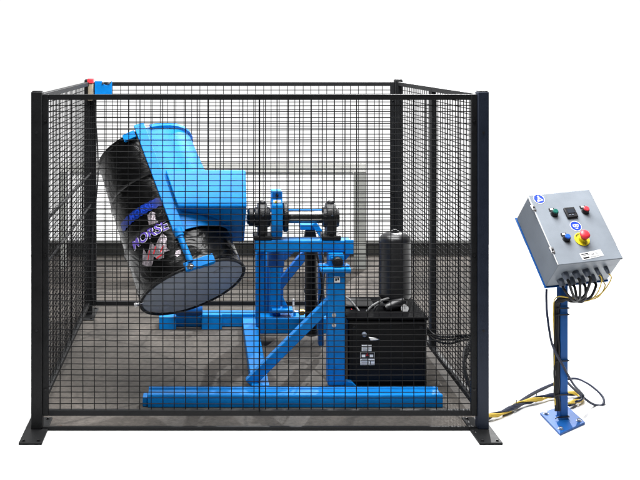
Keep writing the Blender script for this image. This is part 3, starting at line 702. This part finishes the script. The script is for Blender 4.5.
# round mandatory signs
def poly_on(pts, u, v, sc, w_, name, m_, parent):
    return MB().prism([F(u + x * sc, v - y * sc, w_) for x, y in pts], -E3v * .0004).build(name, m_, parent)
s1 = disc(.0445, .0265, .0262, -.0004, -.001, 'round_sign', 'white', cs, seg=40)
disc(.0445, .0265, .0235, -.0011, -.0015, 'sign_field', 'signblue', s1, seg=40)
circ = lambda x, y, r: [(x + r * math.cos(k * PI / 8), y + r * math.sin(k * PI / 8)) for k in range(16)]
poly_on(circ(.0, .55, .2), .0445, .0265, .0235, -.0017, 'reader_head', 'white', s1)
poly_on([(-.2, .3), (.15, .35), (.35, .05), (.72, -.25), (.7, -.45), (.3, -.5), (-.05, -.6), (-.45, -.62), (-.62, -.5), (-.3, -.1)], .0445, .0265, .0235, -.0017, 'reader_body', 'white', s1)
poly_on([(.05, .05), (.32, -.05), (.2, -.3), (-.08, -.2)], .0445, .0265, .0235, -.0023, 'manual_page', 'signblue', s1)
s2 = disc(.1585, .187, .0262, -.0004, -.001, 'round_sign', 'white', cs, seg=40)
disc(.1585, .187, .0238, -.0011, -.0015, 'sign_field', 'signblue', s2, seg=40)
poly_on([(-.6, .28), (-.3, .38), (.3, .38), (.6, .28), (.55, -.1), (.3, -.3), (.08, -.12), (-.08, -.12), (-.3, -.3), (-.55, -.1)], .1585, .187, .0238, -.0017, 'goggles', 'white', s2)
poly_on([(-.42, .18), (-.12, .18), (-.16, -.02), (-.36, -.05)], .1585, .187, .0238, -.0023, 'lens', 'signblue', s2)
poly_on([(.12, .18), (.42, .18), (.36, -.05), (.16, -.02)], .1585, .187, .0238, -.0023, 'lens', 'signblue', s2)
poly_on([(-.3, -.45), (.3, -.45), (.22, -.6), (-.22, -.6)], .1585, .187, .0238, -.0017, 'face_outline', 'white', s2)
# data label
dl = MB().prism([F(*q, -.0006) for q in ((.1162, .3274), (.2202, .3168), (.2236, .3485), (.1187, .3602))], -E3v * .0006).build('data_label', 'white', cs)
def onlab(a, c): # a,c in 0..1
    p00, p10, p01 = F(.1162, .3274), F(.2202, .3168), F(.1187, .3602)
    return p00 + (p10 - p00) * a + (p01 - p00) * c - E3v * .0016
s = MB()
for a0, a1, c0, c1_ in ((.05, .38, .12, .26), (.05, .45, .36, .42), (.5, .62, .38, .5), (.05, .34, .66, .9), (.72, .78, .2, .3), (.82, .95, .5, .54), (.4, .92, .76, .79), (.4, .8, .86, .89), (.72, .8, .45, .5)):
    s.prism([onlab(a0, c0), onlab(a1, c0), onlab(a1, c1_), onlab(a0, c1_)], -E3v * .0003)
s.build('label_print', 'ink', dl)
# cable glands on the underside and their cables
def Bm(u, w_, o_=0): return BA + E1v * u + E2v * (BH - .003 + o_) + E3v * w_
TIE = at(579, 300, .09)
gl = [(.058, .085, 1), (.108, .082, 1), (.156, .076, 1), (.205, .072, 0), (.248, .068, 0), (.056, .142, 1), (.106, .140, 1), (.155, .138, 1), (.204, .134, 1), (.243, .13, 0)]
for i, (u, w_, bigg) in enumerate(gl):
    r = .0165 if bigg else .010
    s = MB(); s.lathe(Bm(u, w_, .0005), Bm(u, w_, .014), [(0, r), (1, r)], 6); s.lathe(Bm(u, w_, .014), Bm(u, w_, .034), [(0, r * .88), (.7, r * .85), (1, r * .6)], 16)
    go = s.build('cable_gland', 'gland' if i not in (4,) else 'gland', cs, .0006)
    yel = i in (3, 4, 9)
    start = Bm(u, w_, .03)
    dx = random.uniform(-.008, .008)
    mid = start.lerp(TIE, .45) + E2v * .03 + Vector((dx, 0, -.008))
    if yel:
        pts = [start, start + E2v * .03, start.lerp(TIE, .5) + Vector((.035, 0, -.03)), TIE + Vector((.03, 0, -.004 + random.uniform(-.006, .006))), at(568, 297.5, .1), at(560, 296.5, .105)]
        MB().tube(pts, .0028).build('yellow_lead', 'yellowcable', cs)
    else:
        MB().tube([start, start + E2v * .022, mid, TIE + Vector((dx, random.uniform(-.01, .01), random.uniform(-.006, .008)))], .0064).build('black_lead', 'rubber', cs)
        if i in (0, 1, 2, 5, 7): MB().tube([start + E2v * .002, start + E2v * .013, start.lerp(mid, .5) ], .0060, smooth=False).build('white_sleeve', 'white', cs) if False else MB().cyl(start + E2v * .004, start + E2v * .015, .0062, seg=12).build('white_sleeve', 'white', cs)
YP = cen.y - .018
s = MB()
# the loom down the left side of the post
for k in range(8):
    ox = (k % 4) * 1.7; oy = (k // 3) * .010; jj = lambda: random.uniform(-.75, .75)
    pts = [TIE + Vector((random.uniform(-.01, .01), oy, random.uniform(-.008, .006))), at(571 + jj(), 301.5 - k * .6, YP), at(563 + jj(), 298.5 + k * .4, YP - .012), at(556.5 + ox * .5, 300 + jj() + k * .4, YP - .008), at(554.3 + ox, 309, YP + oy)]
    for py in (320, 335, 348, 360, 372, 384, 393, 403, 411): pts.append(at(554.8 + ox + jj() + (1.2 if py > 400 else 0), py, YP + oy))
    MB().tube(pts, .0052).build('black_cable', 'rubber', cs)
MB().tube([at(568, 297.5, .1), at(560, 296.3, .10), at(555, 299, .10), at(553.6, 306, .11), at(553.8, 330, .12), at(554.6, 352, .12), at(554.2, 380, .12), at(555.4, 405, .12)], .0028).build('yellow_cable', 'yellowcable', cs)
s = MB()
for py, tilt in ((307, -1), (313.5, -1), (359.5, 0), (393, 0), (415.2, 1)):
    rz2 = rz.copy(); zc = at(0, py, cen.y).z; a = at(552.8, py, YP)
    X0 = -ps - .016; s2_ = MB()
    s.box(X0 - .003, ps + .0012, -ps - .010, -ps - .006, zc - .0028, zc + .0028, rz)
    s.box(ps + .0002, ps + .0018, -ps - .006, ps, zc - .0028, zc + .0028, rz)
    s.cyl(rz @ Vector((X0 - .003, -ps - .008, zc)), rz @ Vector((X0 - .016, -ps - .012, zc - .004)), .0018, seg=6)
s.build('cable_ties', 'ink', cs)
MB().lathe(TIE - Vector((.012, 0, -.004)), TIE + Vector((.02, 0, -.002)), [(0, .013), (.3, .016), (.8, .015), (1, .010)], 12).build('loom_wrap', 'rubber', cs)

# loose black lead from the box corner, across the post to the floor
c1o = MB().tube([at(546.5, 289, .13), at(546.3, 297, .12), at(546.8, 310, .10), at(548.5, 325, .08), at(551.5, 342, .08), at(556, 353, .085), at(562, 364, .088), at(568, 375, .10), at(574, 385, .14), at(580, 391.5, .20), at(583.5, 396, .24), at(581, 400, .20), at(575, 402, .2)], .0056).build('drooping_cable', 'navycable')
c1o['label'] = 'dark cable drooping from the box corner and crossing the blue post'; c1o['category'] = 'cable'
gp = lambda x, y, h=.008: ground(x, y, h)
c2o = MB().tube([gp(503, 414.5), gp(513, 406.5), gp(524, 398.5), gp(533, 393), gp(543, 388), at(554, 383.5, .62), at(566, 379.5, .60), at(577, 378.8, .56), at(586, 382.5, .5), at(594, 388, .45), at(600.5, 394, .40), at(604, 400, .36), at(602.5, 404.6, .33), at(597, 405.3, .33), at(590, 402.5, .3), at(582, 396, .28), at(573, 388, .24), at(567, 382, .2)], .0060).build('looping_cable', 'navycable')
c2o['label'] = 'dark cable making a wide loop on the floor right of the blue post'; c2o['category'] = 'cable'
# twisted yellow and navy loom from the cage to the post
loom = thing('cable_loom', 'twisted yellow and navy cable loom running from cage to blue post', 'cables', gp(520, 404, 0))
path = spline([gp(480, 419, .02), gp(489, 416.5, .02), gp(500, 413.5, .02), gp(511, 408.5, .02), gp(520, 403.8, .02), gp(530, 401, .02), gp(541, 398, .02), gp(550, 395.8, .02), gp(560, 395, .02), gp(570, 393.5, .02), gp(579, 394, .02), gp(582, 398, .02), gp(576, 401, .02), gp(569, 404.5, .02)], 12)
nP = len(path)
for k in range(7):
    pts = []
    for i, c in enumerate(path):
        d = (path[min(i + 1, nP - 1)] - path[max(i - 1, 0)]).normalized(); sd = Vector((0, 0, 1)).cross(d).normalized()
        a = i / nP * 2 * PI * 3.2 + (k * .62 if k < 3 else PI + (k - 3) * .62)
        sp = .0115 * (.55 + .45 * abs(math.sin(i / nP * PI * 6)))
        pts.append(c + sd * math.cos(a) * sp + Vector((0, 0, 1)) * math.sin(a) * sp * .9)
    MB().tube(pts, .0043, 8, False).build('yellow_cable' if k < 3 else 'navy_cable', 'yellowcable' if k < 3 else 'navycable', loom)
s = MB()
for i in (42, 66, 92):
    d = (path[i + 1] - path[i - 1]).normalized(); s.lathe(path[i] - d * .005, path[i] + d * .005, [(0, .0125), (1, .0125)], 16); s.cyl(path[i], path[i] + Vector((.004, -.004, .03)), .002, seg=6)
s.build('cable_ties', 'ink', loom)
